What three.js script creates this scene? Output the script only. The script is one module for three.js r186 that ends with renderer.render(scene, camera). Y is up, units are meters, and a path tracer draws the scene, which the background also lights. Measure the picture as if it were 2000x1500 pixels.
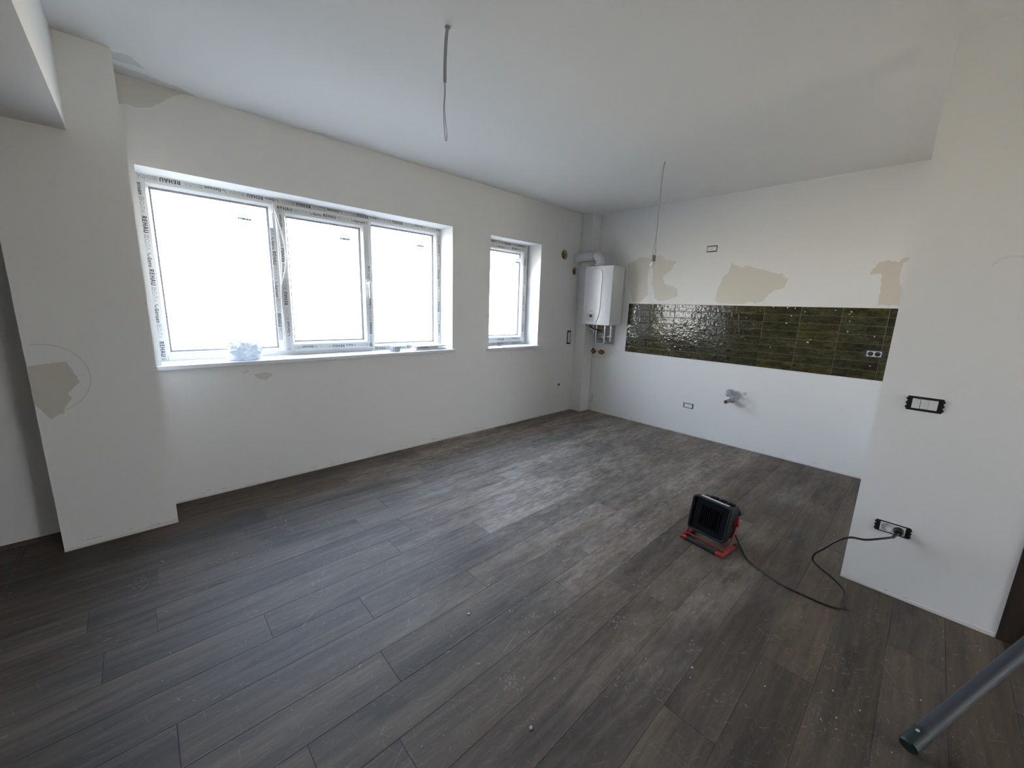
import * as THREE from 'three';
import { RoundedBoxGeometry } from 'three/addons/geometries/RoundedBoxGeometry.js';
import { mergeGeometries } from 'three/addons/utils/BufferGeometryUtils.js';
import { RectAreaLightUniformsLib } from 'three/addons/lights/RectAreaLightUniformsLib.js';

// ------------------------------------------------------------------ camera, sky, sun, exposure
const scene = new THREE.Scene();
const camera = new THREE.PerspectiveCamera(2 * Math.atan(750 / 765.27) * 180 / Math.PI, 4 / 3, 0.02, 300);
camera.position.set(-4.5138, 1.3952, 3.3401);
camera.up.set(0.10823189, 0.98070168, -0.16281913);
camera.lookAt(-4.5138 + 0.67506777, 1.3952 - 0.19273263, 3.3401 - 0.71213597);
scene.add(camera);

const SKY = 14.0;                      // bright hazy daylight outside
{
  const w = 64, h = 64, d = new Float32Array(w * h * 4);
  const hor = [1.0, 0.97, 0.92], zen = [0.52, 0.78, 1.2];
  for (let j = 0; j < h; j++) {
    const el = ((j + 0.5) / h - 0.5) * Math.PI, t = Math.pow(Math.max(0, Math.sin(el)), 0.6);
    for (let i = 0; i < w; i++) {
      const o = (j * w + i) * 4;
      for (let c = 0; c < 3; c++) d[o + c] = SKY * (hor[c] + (zen[c] - hor[c]) * t);
      d[o + 3] = 1;
    }
  }
  const sky = new THREE.DataTexture(d, w, h, THREE.RGBAFormat, THREE.FloatType);
  sky.mapping = THREE.EquirectangularReflectionMapping;
  sky.magFilter = THREE.LinearFilter; sky.minFilter = THREE.LinearFilter; sky.needsUpdate = true;
  scene.background = sky;
}
const sun = new THREE.DirectionalLight(new THREE.Color(1.0, 0.9, 0.72), 175);   // high behind the building: lights the open ground in front of it, reaches into no window
sun.position.set(6, 36, 34); sun.target.position.set(-3, 0, 2);
sun.castShadow = true; sun.shadow.mapSize.set(2048, 2048);
Object.assign(sun.shadow.camera, { left: -45, right: 45, top: 45, bottom: -45, near: 1, far: 140 });
scene.add(sun, sun.target);
RectAreaLightUniformsLib.init();
for (const [x, y, w, h, z, k] of [[-3.325, 1.545, 2.2, 1.15, -0.36, 1], [-1.33, 1.535, 0.74, 1.15, -0.36, 1], [-2.485, 1.1, 0.95, 2.05, 6.56, -1]]) {   // area lights standing in for daylight, the last in the added balcony door
  const l = new THREE.RectAreaLight(new THREE.Color(0.93, 0.98, 1.0), 1.1, w, h);
  l.position.set(x, y, z); l.lookAt(x, y - 0.8, z + k); scene.add(l);
}
const renderer = new THREE.WebGLRenderer({ antialias: true });
renderer.toneMapping = THREE.LinearToneMapping;
renderer.toneMappingExposure = 1.2;
renderer.shadowMap.enabled = true;

// ------------------------------------------------------------------ helpers
let seed = 20240;
const rnd = () => { seed = (seed * 1664525 + 1013904223) >>> 0; return seed / 4294967296; };
const rr = (a, b) => a + (b - a) * rnd();
function h2(x, y, s = 0) { let n = Math.imul(x, 374761393) ^ Math.imul(y, 668265263) ^ Math.imul(s, 2147483629 | 0); n = Math.imul(n ^ (n >>> 13), 1274126177); return ((n ^ (n >>> 16)) >>> 0) / 4294967296; }
function vn(x, y, s = 0) {
  const xi = Math.floor(x), yi = Math.floor(y); let fx = x - xi, fy = y - yi;
  fx = fx * fx * (3 - 2 * fx); fy = fy * fy * (3 - 2 * fy);
  const a = h2(xi, yi, s), b = h2(xi + 1, yi, s), c = h2(xi, yi + 1, s), d = h2(xi + 1, yi + 1, s);
  return a + (b - a) * fx + (c - a + (a - b - c + d) * fx) * fy;
}
const fbm = (x, y, s = 0, o = 4) => { let v = 0, a = 0.5, t = 0; for (let i = 0; i < o; i++) { v += a * vn(x, y, s + i * 17); t += a; x *= 2.03; y *= 2.03; a *= 0.5; } return v / t; };
const smooth = (a, b, x) => { const t = Math.min(1, Math.max(0, (x - a) / (b - a))); return t * t * (3 - 2 * t); };

const used = new Map();
function numbered(n) { const k = used.get(n) ?? 0; used.set(n, k + 1); return k ? n + '_' + String(k).padStart(3, '0') : n; }
function group(name, pos = [0, 0, 0], ry = 0) { const g = new THREE.Group(); g.name = numbered(name); g.position.set(...pos); g.rotation.y = ry; scene.add(g); return g; }
function thing(name, label, category, pos, ry, grp) { const g = group(name, pos, ry); g.userData = { label, category }; if (grp) g.userData.group = grp; return g; }
function mesh(name, geo, mat, parent, label) { const m = new THREE.Mesh(geo, mat); m.name = parent ? name : numbered(name); (parent ?? scene).add(m); if (label) m.userData.label = label; return m; }
function single(name, label, category, geo, mat, grp) { const m = mesh(name, geo, mat); m.userData = { label, category }; if (grp) m.userData.group = grp; return m; }
function structure(o, label, category) { o.userData.kind = 'structure'; o.userData.label = label; o.userData.category = category; return o; }
const box = (x0, x1, y0, y1, z0, z1) => new THREE.BoxGeometry(x1 - x0, y1 - y0, z1 - z0).translate((x0 + x1) / 2, (y0 + y1) / 2, (z0 + z1) / 2);
const rbox = (x0, x1, y0, y1, z0, z1, r = 0.004, s = 2) => new RoundedBoxGeometry(x1 - x0, y1 - y0, z1 - z0, s, r).translate((x0 + x1) / 2, (y0 + y1) / 2, (z0 + z1) / 2);
const V = (a) => new THREE.Vector3(...a);
const tube = (pts, r, n = 40, k = 8) => new THREE.TubeGeometry(new THREE.CatmullRomCurve3(pts.map(V), false, 'centripetal'), n, r, k, false);
function rod(a, b, r0, r1 = r0, k = 20, open = false) {
  const A = V(a), B = V(b), d = B.clone().sub(A), g = new THREE.CylinderGeometry(r1, r0, d.length(), k, 1, open);
  g.applyQuaternion(new THREE.Quaternion().setFromUnitVectors(new THREE.Vector3(0, 1, 0), d.clone().normalize()));
  return g.translate(...A.clone().add(B).multiplyScalar(0.5).toArray());
}
const lathe = (pts, k = 32) => new THREE.LatheGeometry(pts.map(([r, y]) => new THREE.Vector2(r, y)), k);
function uvBy(geo, fn) { const p = geo.attributes.position, uv = new Float32Array(p.count * 2); for (let i = 0; i < p.count; i++) { const [u, v] = fn(p.getX(i), p.getY(i), p.getZ(i)); uv[2 * i] = u; uv[2 * i + 1] = v; } geo.setAttribute('uv', new THREE.BufferAttribute(uv, 2)); return geo; }
const plain = (g) => { const n = g.index ? g.toNonIndexed() : g; for (const k of Object.keys(n.attributes)) if (!['position', 'normal', 'uv'].includes(k)) n.deleteAttribute(k); return n; };
const merge = (...gs) => mergeGeometries(gs.flat().map(plain));
function rrect(w, h, r, cx = 0, cy = 0) {
  const s = new THREE.Shape(), x0 = cx - w / 2, x1 = cx + w / 2, y0 = cy - h / 2, y1 = cy + h / 2;
  s.moveTo(x0 + r, y0); s.lineTo(x1 - r, y0); s.quadraticCurveTo(x1, y0, x1, y0 + r); s.lineTo(x1, y1 - r); s.quadraticCurveTo(x1, y1, x1 - r, y1);
  s.lineTo(x0 + r, y1); s.quadraticCurveTo(x0, y1, x0, y1 - r); s.lineTo(x0, y0 + r); s.quadraticCurveTo(x0, y0, x0 + r, y0); return s;
}
const hole = (w, h, r, cx = 0, cy = 0) => new THREE.Path(rrect(w, h, r, cx, cy).getPoints(6));
const extr = (s, depth, bevel = 0) => new THREE.ExtrudeGeometry(s, { depth: depth - 2 * bevel, bevelEnabled: bevel > 0, bevelSize: bevel, bevelThickness: bevel, bevelSegments: 2, bevelOffset: -bevel, curveSegments: 10 }).translate(0, 0, bevel);
const lin = (r, g, b) => new THREE.Color().setRGB(r, g, b);
const std = (o) => new THREE.MeshStandardMaterial(o);
const phy = (o) => new THREE.MeshPhysicalMaterial(o);
function data(w, h, fn, srgb, wrap = true) {
  const d = new Uint8Array(w * h * 4);
  for (let j = 0; j < h; j++) for (let i = 0; i < w; i++) { const c = fn(i, j), o = (j * w + i) * 4; d[o] = c[0]; d[o + 1] = c[1]; d[o + 2] = c[2]; d[o + 3] = 255; }
  const t = new THREE.DataTexture(d, w, h); t.magFilter = THREE.LinearFilter; t.minFilter = THREE.LinearMipmapLinearFilter; t.generateMipmaps = true;
  if (wrap) t.wrapS = t.wrapT = THREE.RepeatWrapping; if (srgb) t.colorSpace = THREE.SRGBColorSpace; t.needsUpdate = true; return t;
}
function canvasTex(w, h, draw) { const c = document.createElement('canvas'); c.width = w; c.height = h; draw(c.getContext('2d'), w, h); const t = new THREE.CanvasTexture(c); t.colorSpace = THREE.SRGBColorSpace; t.anisotropy = 8; return t; }

const H = 2.6, XP = -1.847, Z0 = 3.2086, Z1 = 3.757;      // ceiling height, partition plane, its start and its end at the door
const PX0 = -4.951, PX1 = -4.4745, PZ = 0.295;            // pillar
const XW = -8.6, ZS = 6.2;                                // far ends of the room behind the camera

// ------------------------------------------------------------------ materials
const plasterBump = data(256, 256, (i, j) => { const v = 128 + 70 * (vn(i / 2, j / 2, 3) - 0.5) + 70 * (fbm(i / 16, j / 16, 9) - 0.5); return [v, v, v]; });
plasterBump.repeat.set(3, 3);
const PAINT = '#e6e5e2', BARE = '#bdb5a6';
const paint = std({ color: PAINT, roughness: 0.85 });
function paintedWall(w, h, draw) {      // white paint with the bare putty patches and smudges the wall shows, some shade painted in; w, h in metres
  const k = Math.min(480, 2040 / Math.max(w, h)), t = canvasTex(Math.round(w * k), Math.round(h * k), (g, W, Hh) => { g.fillStyle = PAINT; g.fillRect(0, 0, W, Hh); g.save(); g.scale(k, k); draw(g); g.restore(); });
  return std({ map: t, roughness: 0.85 });
}
function ragged(g, pts, col, amp = 0.012, step = 0.02, alpha = 1) {   // a filled outline with a torn edge
  g.globalAlpha = alpha; g.fillStyle = col; g.beginPath(); let first = true;
  for (let i = 0; i < pts.length; i++) {
    const [ax, ay] = pts[i], [bx, by] = pts[(i + 1) % pts.length], n = Math.max(1, Math.round(Math.hypot(bx - ax, by - ay) / step));
    for (let k = 0; k < n; k++) { const t = k / n, x = ax + (bx - ax) * t + rr(-amp, amp) * 0.5, y = ay + (by - ay) * t + rr(-amp, amp) * 0.5; first ? g.moveTo(x, y) : g.lineTo(x, y); first = false; }
  }
  g.closePath(); g.fill(); g.globalAlpha = 1;
}
const pvc = std({ color: lin(0.72, 0.72, 0.71), roughness: 0.38 });
const blackPlastic = std({ color: lin(0.012, 0.012, 0.014), roughness: 0.5 });
const whitePlastic = std({ color: lin(0.72, 0.71, 0.69), roughness: 0.35 });
const greyMetal = std({ color: lin(0.33, 0.34, 0.36), roughness: 0.4, metalness: 0.6 });
const chrome = std({ color: lin(0.75, 0.75, 0.75), roughness: 0.22, metalness: 1 });
const brass = std({ color: lin(0.42, 0.22, 0.06), roughness: 0.4, metalness: 0.8 });

// ------------------------------------------------------------------ floor: planks laid along the window wall
const PW = 0.1765, PL = 1.19, ZOFF = 0.071;
const butt = { 3: -3.0, 4: -2.205, 7: -4.76, 8: -4.25, 9: -3.89, 10: -3.38, 11: -2.755, 12: -1.89, 13: -4.044, 15: -2.58, 16: -3.28 };
const rowButt = (r) => butt[r] ?? -(h2(r, 77, 5) * PL + 0.05);
const rowOf = (z) => Math.floor((z - ZOFF) / PW);
const plankOf = (x, r) => Math.floor((x - rowButt(r)) / PL);
const FW = 2048, FX = 5.12, FZ = 4.096;
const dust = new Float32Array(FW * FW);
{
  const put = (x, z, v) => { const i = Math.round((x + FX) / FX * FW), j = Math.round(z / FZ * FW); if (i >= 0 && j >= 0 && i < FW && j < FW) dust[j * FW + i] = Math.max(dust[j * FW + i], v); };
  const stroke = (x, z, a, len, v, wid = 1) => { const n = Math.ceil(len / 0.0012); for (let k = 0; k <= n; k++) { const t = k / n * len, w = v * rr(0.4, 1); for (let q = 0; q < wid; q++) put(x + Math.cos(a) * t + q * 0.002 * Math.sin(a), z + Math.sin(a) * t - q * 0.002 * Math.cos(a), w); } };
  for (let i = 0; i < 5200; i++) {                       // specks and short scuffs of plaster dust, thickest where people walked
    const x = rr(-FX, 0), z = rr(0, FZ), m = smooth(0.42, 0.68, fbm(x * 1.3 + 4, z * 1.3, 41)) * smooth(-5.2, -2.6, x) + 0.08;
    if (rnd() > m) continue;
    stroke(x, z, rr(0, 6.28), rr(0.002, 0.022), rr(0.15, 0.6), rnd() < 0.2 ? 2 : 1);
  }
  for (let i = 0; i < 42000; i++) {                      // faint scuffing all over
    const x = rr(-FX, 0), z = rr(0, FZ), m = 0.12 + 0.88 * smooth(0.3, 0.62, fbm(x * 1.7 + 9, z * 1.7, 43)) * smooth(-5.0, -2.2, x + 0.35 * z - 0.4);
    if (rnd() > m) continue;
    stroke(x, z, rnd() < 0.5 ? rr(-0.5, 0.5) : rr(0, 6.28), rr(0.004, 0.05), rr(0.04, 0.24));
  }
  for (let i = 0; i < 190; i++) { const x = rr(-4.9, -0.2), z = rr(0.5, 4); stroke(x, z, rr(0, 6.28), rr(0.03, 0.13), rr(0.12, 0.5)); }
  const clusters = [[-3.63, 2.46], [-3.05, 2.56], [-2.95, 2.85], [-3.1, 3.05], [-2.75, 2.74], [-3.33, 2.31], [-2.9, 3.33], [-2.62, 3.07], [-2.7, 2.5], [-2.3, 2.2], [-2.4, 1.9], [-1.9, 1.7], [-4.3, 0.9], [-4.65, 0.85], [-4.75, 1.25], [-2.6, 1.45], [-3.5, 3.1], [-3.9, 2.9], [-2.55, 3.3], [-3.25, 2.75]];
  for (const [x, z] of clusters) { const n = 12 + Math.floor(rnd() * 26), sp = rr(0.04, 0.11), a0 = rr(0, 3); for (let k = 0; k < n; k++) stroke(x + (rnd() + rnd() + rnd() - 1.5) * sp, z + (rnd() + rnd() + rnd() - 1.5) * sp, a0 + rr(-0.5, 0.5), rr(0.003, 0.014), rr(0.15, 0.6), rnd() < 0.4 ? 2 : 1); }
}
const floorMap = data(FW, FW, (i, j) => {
  const x = -FX + (i + 0.5) / FW * FX, z = (j + 0.5) / FW * FZ, r = rowOf(z), p = plankOf(x, r), s = h2(r, p, 3), s2 = h2(r, p, 8), ox = s * 50, oz = s2 * 50;
  const broad = fbm(x * 1.6 + ox, z * 9 + oz, 1, 3), streak = fbm(x * 3.2 + ox, z * 55 + oz + 3 * vn(x * 2 + ox, z * 5, 4), 2, 4), fine = vn(x * 14 + ox, z * 330, 6), saw = vn(x * 60, z * 260, 12);
  let t = 0.5 + 0.16 * (s - 0.5) + 0.85 * (broad - 0.5) + 0.6 * (streak - 0.5) + 0.14 * (fine - 0.5) + 0.08 * (saw - 0.5);
  t -= 0.35 * smooth(0.68, 0.86, fbm(x * 4 + oz, z * 22 + ox, 21, 3));
  t = Math.max(0.16, t);
  const warm = 0.5 + 0.9 * (fbm(x * 1.1 + oz, z * 6 + ox, 31, 2) - 0.5) + 0.35 * (s2 - 0.5);
  const dustAndLight = smooth(-4.0, -2.5, x + 1.3 * (fbm(x * 2.1, z * 3.2, 55, 5) - 0.5)) * smooth(3.3, 1.9, z + 1.2 * (fbm(x * 2.1 + 7, z * 3.2, 57, 5) - 0.5));  // dusty area, also painting in window light that fades towards the camera
  const film = (0.05 + 0.36 * dustAndLight) * (0.75 + 0.5 * s2) * Math.max(0, 1 + 0.9 * (fbm(x * 2.6, z * 19, 51, 5) - 0.5) + 1.1 * (fbm(x * 18, z * 60, 61, 4) - 0.5) + 0.7 * (fbm(x * 6, z * 11, 63, 5) - 0.5) + 0.35 * (fbm(x * 1.5, z * 2.5, 65, 3) - 0.5));   // thin grey plaster dust, plus window light falloff painted into the floor colour
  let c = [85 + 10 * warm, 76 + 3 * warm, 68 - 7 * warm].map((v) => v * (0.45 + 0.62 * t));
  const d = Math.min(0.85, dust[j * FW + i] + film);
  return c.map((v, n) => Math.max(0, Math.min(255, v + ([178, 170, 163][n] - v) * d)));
}, true);
floorMap.wrapS = THREE.MirroredRepeatWrapping;
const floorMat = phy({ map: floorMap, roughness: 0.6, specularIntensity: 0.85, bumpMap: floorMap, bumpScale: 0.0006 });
const floor = structure(group('floor'), 'grey brown wood-look plank floor with plaster dust', 'floor');
mesh('screed', box(XW - 0.3, 0.3, -0.25, -0.012, -0.32, ZS + 0.3), std({ color: lin(0.12, 0.11, 0.1), roughness: 0.9 }), floor);
function plankGeo(x0, x1, z0, z1) {
  const c = 0.0009, y = 0, yl = -0.0011, yb = -0.012, g = 0.0002;
  const ring = (d, yy) => [[x0 + g + d, yy, z0 + g + d], [x1 - g - d, yy, z0 + g + d], [x1 - g - d, yy, z1 - g - d], [x0 + g + d, yy, z1 - g - d]];
  const A = ring(c, y), B = ring(0, yl), C = ring(0, yb), P = [], q = (a, b, d, e) => P.push(...a, ...b, ...d, ...a, ...d, ...e);
  q(A[3], A[2], A[1], A[0]);
  for (let i = 0; i < 4; i++) { const k = (i + 1) % 4; q(A[i], A[k], B[k], B[i]); q(B[i], B[k], C[k], C[i]); }
  const geo = new THREE.BufferGeometry(); geo.setAttribute('position', new THREE.Float32BufferAttribute(P, 3)); geo.computeVertexNormals();
  return uvBy(geo, (x, yy, z) => [(x + FX) / FX, z / FZ]);
}
for (let r = -1; r <= rowOf(ZS); r++) {
  const z0 = Math.max(0, ZOFF + r * PW), z1 = Math.min(ZS, ZOFF + (r + 1) * PW), b = rowButt(r);
  for (let k = Math.floor((XW - b) / PL); k <= Math.floor(-b / PL); k++) {
    const x0 = Math.max(XW, b + k * PL), x1 = Math.min(0, b + (k + 1) * PL);
    if (x1 - x0 < 0.02) continue;
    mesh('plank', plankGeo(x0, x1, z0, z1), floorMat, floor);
  }
}

// ------------------------------------------------------------------ room shell
const W1 = { x0: -4.442, x1: -2.207, y0: 0.953, y1: 2.14 }, W2 = { x0: -1.7246, x1: -0.939, y0: 0.94, y1: 2.131 };
const foams = [[-0.505, 2.066, 0.06], [-0.277, 1.881, 0.053]], pipeHole = [-0.475, 0.388, 0.02];
{
  const s = new THREE.Shape([[XW - 0.3, -0.25], [0.3, -0.25], [0.3, H + 0.25], [XW - 0.3, H + 0.25]].map((a) => new THREE.Vector2(...a)));
  const rect = (w) => s.holes.push(new THREE.Path([[w.x0, w.y0], [w.x0, w.y1], [w.x1, w.y1], [w.x1, w.y0]].map((a) => new THREE.Vector2(...a))));
  rect({ ...W1, y0: W1.y0 - 0.03 }); rect({ ...W2, y0: W2.y0 - 0.03 });
  for (const [x, y, r] of [...foams, pipeHole]) { const p = new THREE.Path(); p.absarc(x, y, r, 0, Math.PI * 2, true); s.holes.push(p); }
  const g = new THREE.ExtrudeGeometry(s, { depth: 0.32, bevelEnabled: false, curveSegments: 24 }).translate(0, 0, -0.32);
  const X0 = -5.2, Ww = 4.2;
  const m = paintedWall(Ww, 2.6, (c) => {
    const Q = (x, y) => [x - X0, 2.6 - y];
    ragged(c, [Q(-4.5, 2.6), Q(-4.16, 2.6), Q(-4.24, 2.56), Q(-4.3, 2.5), Q(-4.36, 2.46), Q(-4.5, 2.44)], '#d2cfc6', 0.01, 0.02, 0.9);
    ragged(c, [Q(-3.95, 0.845), Q(-3.9, 0.86), Q(-3.84, 0.85), Q(-3.83, 0.83), Q(-3.88, 0.8), Q(-3.93, 0.82)], '#c9c5be', 0.01, 0.012, 0.7);
    ragged(c, [Q(-4.02, 0.875), Q(-3.98, 0.885), Q(-3.98, 0.865), Q(-4.01, 0.865)], '#d2cec8', 0.008, 0.01, 0.7);
    for (let i = 0; i < 46; i++) { const x = rr(-4.4, -1.2), y = rr(0.01, 0.05); ragged(c, [Q(x, y), Q(x + rr(0.01, 0.09), y + rr(-0.006, 0.006)), Q(x + 0.03, y - 0.006)], '#b8b2a8', 0.004, 0.01, 0.5); }
  });
  uvBy(g, (x, y) => [(x - X0) / Ww, y / 2.6]);
  structure(mesh('wall_north', g, m), 'white window wall with two window openings', 'wall');
}
{
  const g = uvBy(box(0, 0.3, -0.25, H + 0.25, -0.32, Z0 + 0.12), (x, y, z) => [z / 3.4, y / 2.6]);
  const m = paintedWall(3.4, 2.6, (c) => {
    const P = (a) => a.map(([z, y]) => [z, 2.6 - y]);
    ragged(c, P([[0.6, 1.97], [0.68, 2.0], [0.762, 2.035], [0.86, 2.03], [0.9, 2.01], [1.028, 2.045], [1.1, 1.99], [1.227, 1.965], [1.19, 1.92], [1.167, 1.857], [1.087, 1.815], [1.08, 1.77], [1.122, 1.715], [1.22, 1.69], [1.275, 1.65], [1.275, 1.58], [1.18, 1.54], [1.05, 1.52], [1.0, 1.56], [0.975, 1.66], [0.95, 1.725], [0.955, 1.83], [0.94, 1.9], [0.9, 1.92], [0.88, 1.8], [0.9, 1.7], [0.91, 1.6], [0.86, 1.55], [0.81, 1.505], [0.711, 1.515], [0.69, 1.6], [0.62, 1.7]]), '#d5d1c5', 0.01);
    ragged(c, P([[1.813, 1.925], [1.84, 1.89], [1.915, 1.868], [1.95, 1.878], [2.149, 1.82], [2.225, 1.79], [2.275, 1.795], [2.29, 1.76], [2.32, 1.745], [2.3, 1.66], [2.235, 1.64], [2.18, 1.6], [2.15, 1.535], [2.07, 1.51], [2.02, 1.535], [1.97, 1.505], [1.73, 1.503], [1.7, 1.53], [1.702, 1.63], [1.72, 1.7], [1.74, 1.77], [1.79, 1.83]]), '#d5d0c3', 0.01);
    ragged(c, P([[2.9, 1.765], [2.94, 1.86], [3.0, 1.868], [3.06, 1.855], [3.09, 1.885], [3.13, 1.885], [3.09, 1.84], [3.08, 1.75], [3.12, 1.6], [3.12, 1.51], [2.985, 1.51], [2.985, 1.62], [2.975, 1.765]]), '#d5cdc0', 0.01);
    ragged(c, P([[0.19, 0.2], [0.23, 0.22], [0.24, 0.14], [0.2, 0.1]]), '#c2b4ac', 0.02, 0.015, 0.5);
    ragged(c, P([[0.08, 0.95], [0.5, 0.96], [0.56, 0.86], [0.42, 0.78], [0.25, 0.74], [0.1, 0.8]]), '#cfccc6', 0.05, 0.03, 0.5);  // grey shade below the boiler, painted into the wall colour
    for (let i = 0; i < 26; i++) { const z = rr(0.25, 3.1), y = rr(0.01, 0.05); ragged(c, P([[z, y], [z + rr(0.01, 0.08), y + rr(-0.006, 0.006)], [z + 0.03, y - 0.005]]), '#b8b2a8', 0.004, 0.01, 0.5); }
  });
  structure(mesh('wall_east', g, m), 'white kitchen wall with bare beige putty patches above the tiles', 'wall');
}
{ // partition with the door opening, and the return that closes the kitchen alcove
  const DZ0 = Z1, DZ1 = 4.66, DH = 2.08;
  const s = new THREE.Shape([[Z0, -0.25], [DZ0, -0.25], [DZ0, DH], [DZ1, DH], [DZ1, -0.25], [ZS + 0.3, -0.25], [ZS + 0.3, H + 0.25], [Z0, H + 0.25]].map((a) => new THREE.Vector2(...a)));
  const g = new THREE.ExtrudeGeometry(s, { depth: 0.12, bevelEnabled: false });      // local x = world z
  g.rotateY(-Math.PI / 2).translate(XP + 0.12, 0, 0);
  uvBy(g, (x, y, z) => [(z - 3.2) / 1.0, y / 2.6]);
  const m = paintedWall(1.0, 2.6, (c) => {
    c.strokeStyle = '#cfccc6'; c.lineWidth = 0.004; c.globalAlpha = 0.6; c.beginPath(); c.ellipse(0.32, 2.6 - 1.62, 0.055, 0.05, 0, 3.4, 6.0); c.stroke(); c.globalAlpha = 1;
    for (let i = 0; i < 12; i++) { const z = rr(0.02, 0.5), y = rr(0.004, 0.03); ragged(c, [[z, 2.6 - y], [z + rr(0.01, 0.05), 2.6 - y + rr(-0.004, 0.004)], [z + 0.02, 2.6 - y + 0.004]], '#a9a49b', 0.003, 0.008, 0.6); }
  });
  structure(mesh('wall_partition', g, m), 'white partition wall with the light switch and the double socket', 'wall');
  structure(mesh('wall_alcove', box(XP + 0.12, 0, -0.25, H + 0.25, Z0, Z0 + 0.12), paint), 'white return wall closing the kitchen alcove', 'wall');
  const door = structure(group('door_1'), 'dark brown wooden door beside the partition wall', 'door');
  const wood = std({ color: lin(0.03, 0.019, 0.012), roughness: 0.5, bumpMap: data(64, 256, (i, j) => { const v = 128 + 90 * (fbm(i / 5, j / 60, 7) - 0.5); return [v, v, v]; }), bumpScale: 0.0008 });
  mesh('door_frame', merge(box(XP - 0.004, XP + 0.1, 0.001, DH, DZ0, DZ0 + 0.06), box(XP - 0.004, XP + 0.1, 0.001, DH, DZ1 - 0.06, DZ1), box(XP - 0.004, XP + 0.1, DH - 0.06, DH, DZ0 + 0.06, DZ1 - 0.06)), wood, door);
  mesh('door_leaf', merge(box(XP + 0.012, XP + 0.05, 0.006, DH - 0.062, DZ0 + 0.062, DZ1 - 0.062)), wood, door);
  mesh('handle', merge(rod([XP + 0.012, 1.0, DZ1 - 0.13], [XP - 0.04, 1.0, DZ1 - 0.13], 0.009), rod([XP - 0.035, 1.0, DZ1 - 0.14], [XP - 0.035, 1.0, DZ1 - 0.26], 0.008)), greyMetal, door);
  mesh('threshold', box(XP - 0.004, XP + 0.1, -0.25, 0.001, DZ0, DZ1), wood, door);
}
structure(mesh('wall_west', box(XW - 0.3, XW, -0.25, H + 0.25, 0, ZS + 0.3), paint), 'white end wall of the room', 'wall');
const W3 = { x0: -3.0, x1: -1.97, y0: 0.0, y1: 2.15 };      // unseen balcony door behind the camera, added to brighten the window wall and pillar
structure(mesh('wall_south', merge(box(XW, W3.x0, -0.25, H + 0.25, ZS, ZS + 0.3), box(W3.x1, XP, -0.25, H + 0.25, ZS, ZS + 0.3), box(W3.x0, W3.x1, W3.y1, H + 0.25, ZS, ZS + 0.3), box(W3.x0, W3.x1, -0.25, 0, ZS, ZS + 0.3)), paint), 'white back wall of the room with the added balcony door opening', 'wall');
{
  const g = uvBy(box(XW - 0.3, 0.3, H, H + 0.25, -0.32, ZS + 0.3), (x, y, z) => [(x + 5) / 5, z / 4]);
  const t = paintedWall(5, 4, (c) => {
    const Q = (x, z) => [x + 5, 4 - z];
    ragged(c, [Q(-4.47, 0), Q(-4.1, 0), Q(-4.2, 0.07), Q(-4.33, 0.1), Q(-4.5, 0.12)], '#d0cec7', 0.012, 0.02, 0.9);
    ragged(c, [Q(-4.47, 0.17), Q(-4.35, 0.18), Q(-4.4, 0.28), Q(-4.5, 0.26)], '#cfcdc6', 0.012, 0.02, 0.9);
  });
  structure(mesh('ceiling', g, t), 'white painted ceiling with grey putty marks in the corner', 'ceiling');
}
{
  const g = uvBy(box(PX0, PX1, 0, H, 0, PZ), (x, y) => [(x - PX0) / (PX1 - PX0), y / 2.6]);
  const m = paintedWall(PX1 - PX0, 2.6, (c) => {
    const P = (a) => a.map(([x, y]) => [x - PX0, 2.6 - y]);
    ragged(c, P([[-4.96, 1.028], [-4.9, 1.036], [-4.819, 1.042], [-4.79, 0.96], [-4.785, 0.925], [-4.832, 0.872], [-4.818, 0.845], [-4.85, 0.8], [-4.862, 0.772], [-4.872, 0.77], [-4.909, 0.742], [-4.93, 0.79], [-4.958, 0.855]]), '#cbc7bb', 0.008);
    c.strokeStyle = '#d3d1cd'; c.lineWidth = 0.005; c.beginPath(); c.ellipse(0.045, 2.6 - 0.955, 0.165, 0.18, 0.2, -1.9, 1.0); c.stroke();
    for (let i = 0; i < 6; i++) { const x = rr(0.02, 0.35), y = rr(0.01, 0.04); ragged(c, [[x, 2.6 - y], [x + rr(0.04, 0.1), 2.6 - y + rr(-0.004, 0.004)], [x + 0.05, 2.6 - y + 0.003]], '#97938c', 0.002, 0.008, 0.8); }
  });
  structure(mesh('wall_pillar', g, m), 'white square pillar with a bare putty patch beside the window', 'pillar');
  structure(mesh('ceiling_beam', box(PX0, -4.675, 2.168, H, PZ, ZS), paint), 'white dropped ceiling beam running from the pillar', 'beam');
  structure(mesh('wall_corner_box', box(-0.195, 0, 0, H, 0, 0.165), paint), 'white boxed-in pipe column in the kitchen corner', 'column');
}
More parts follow.
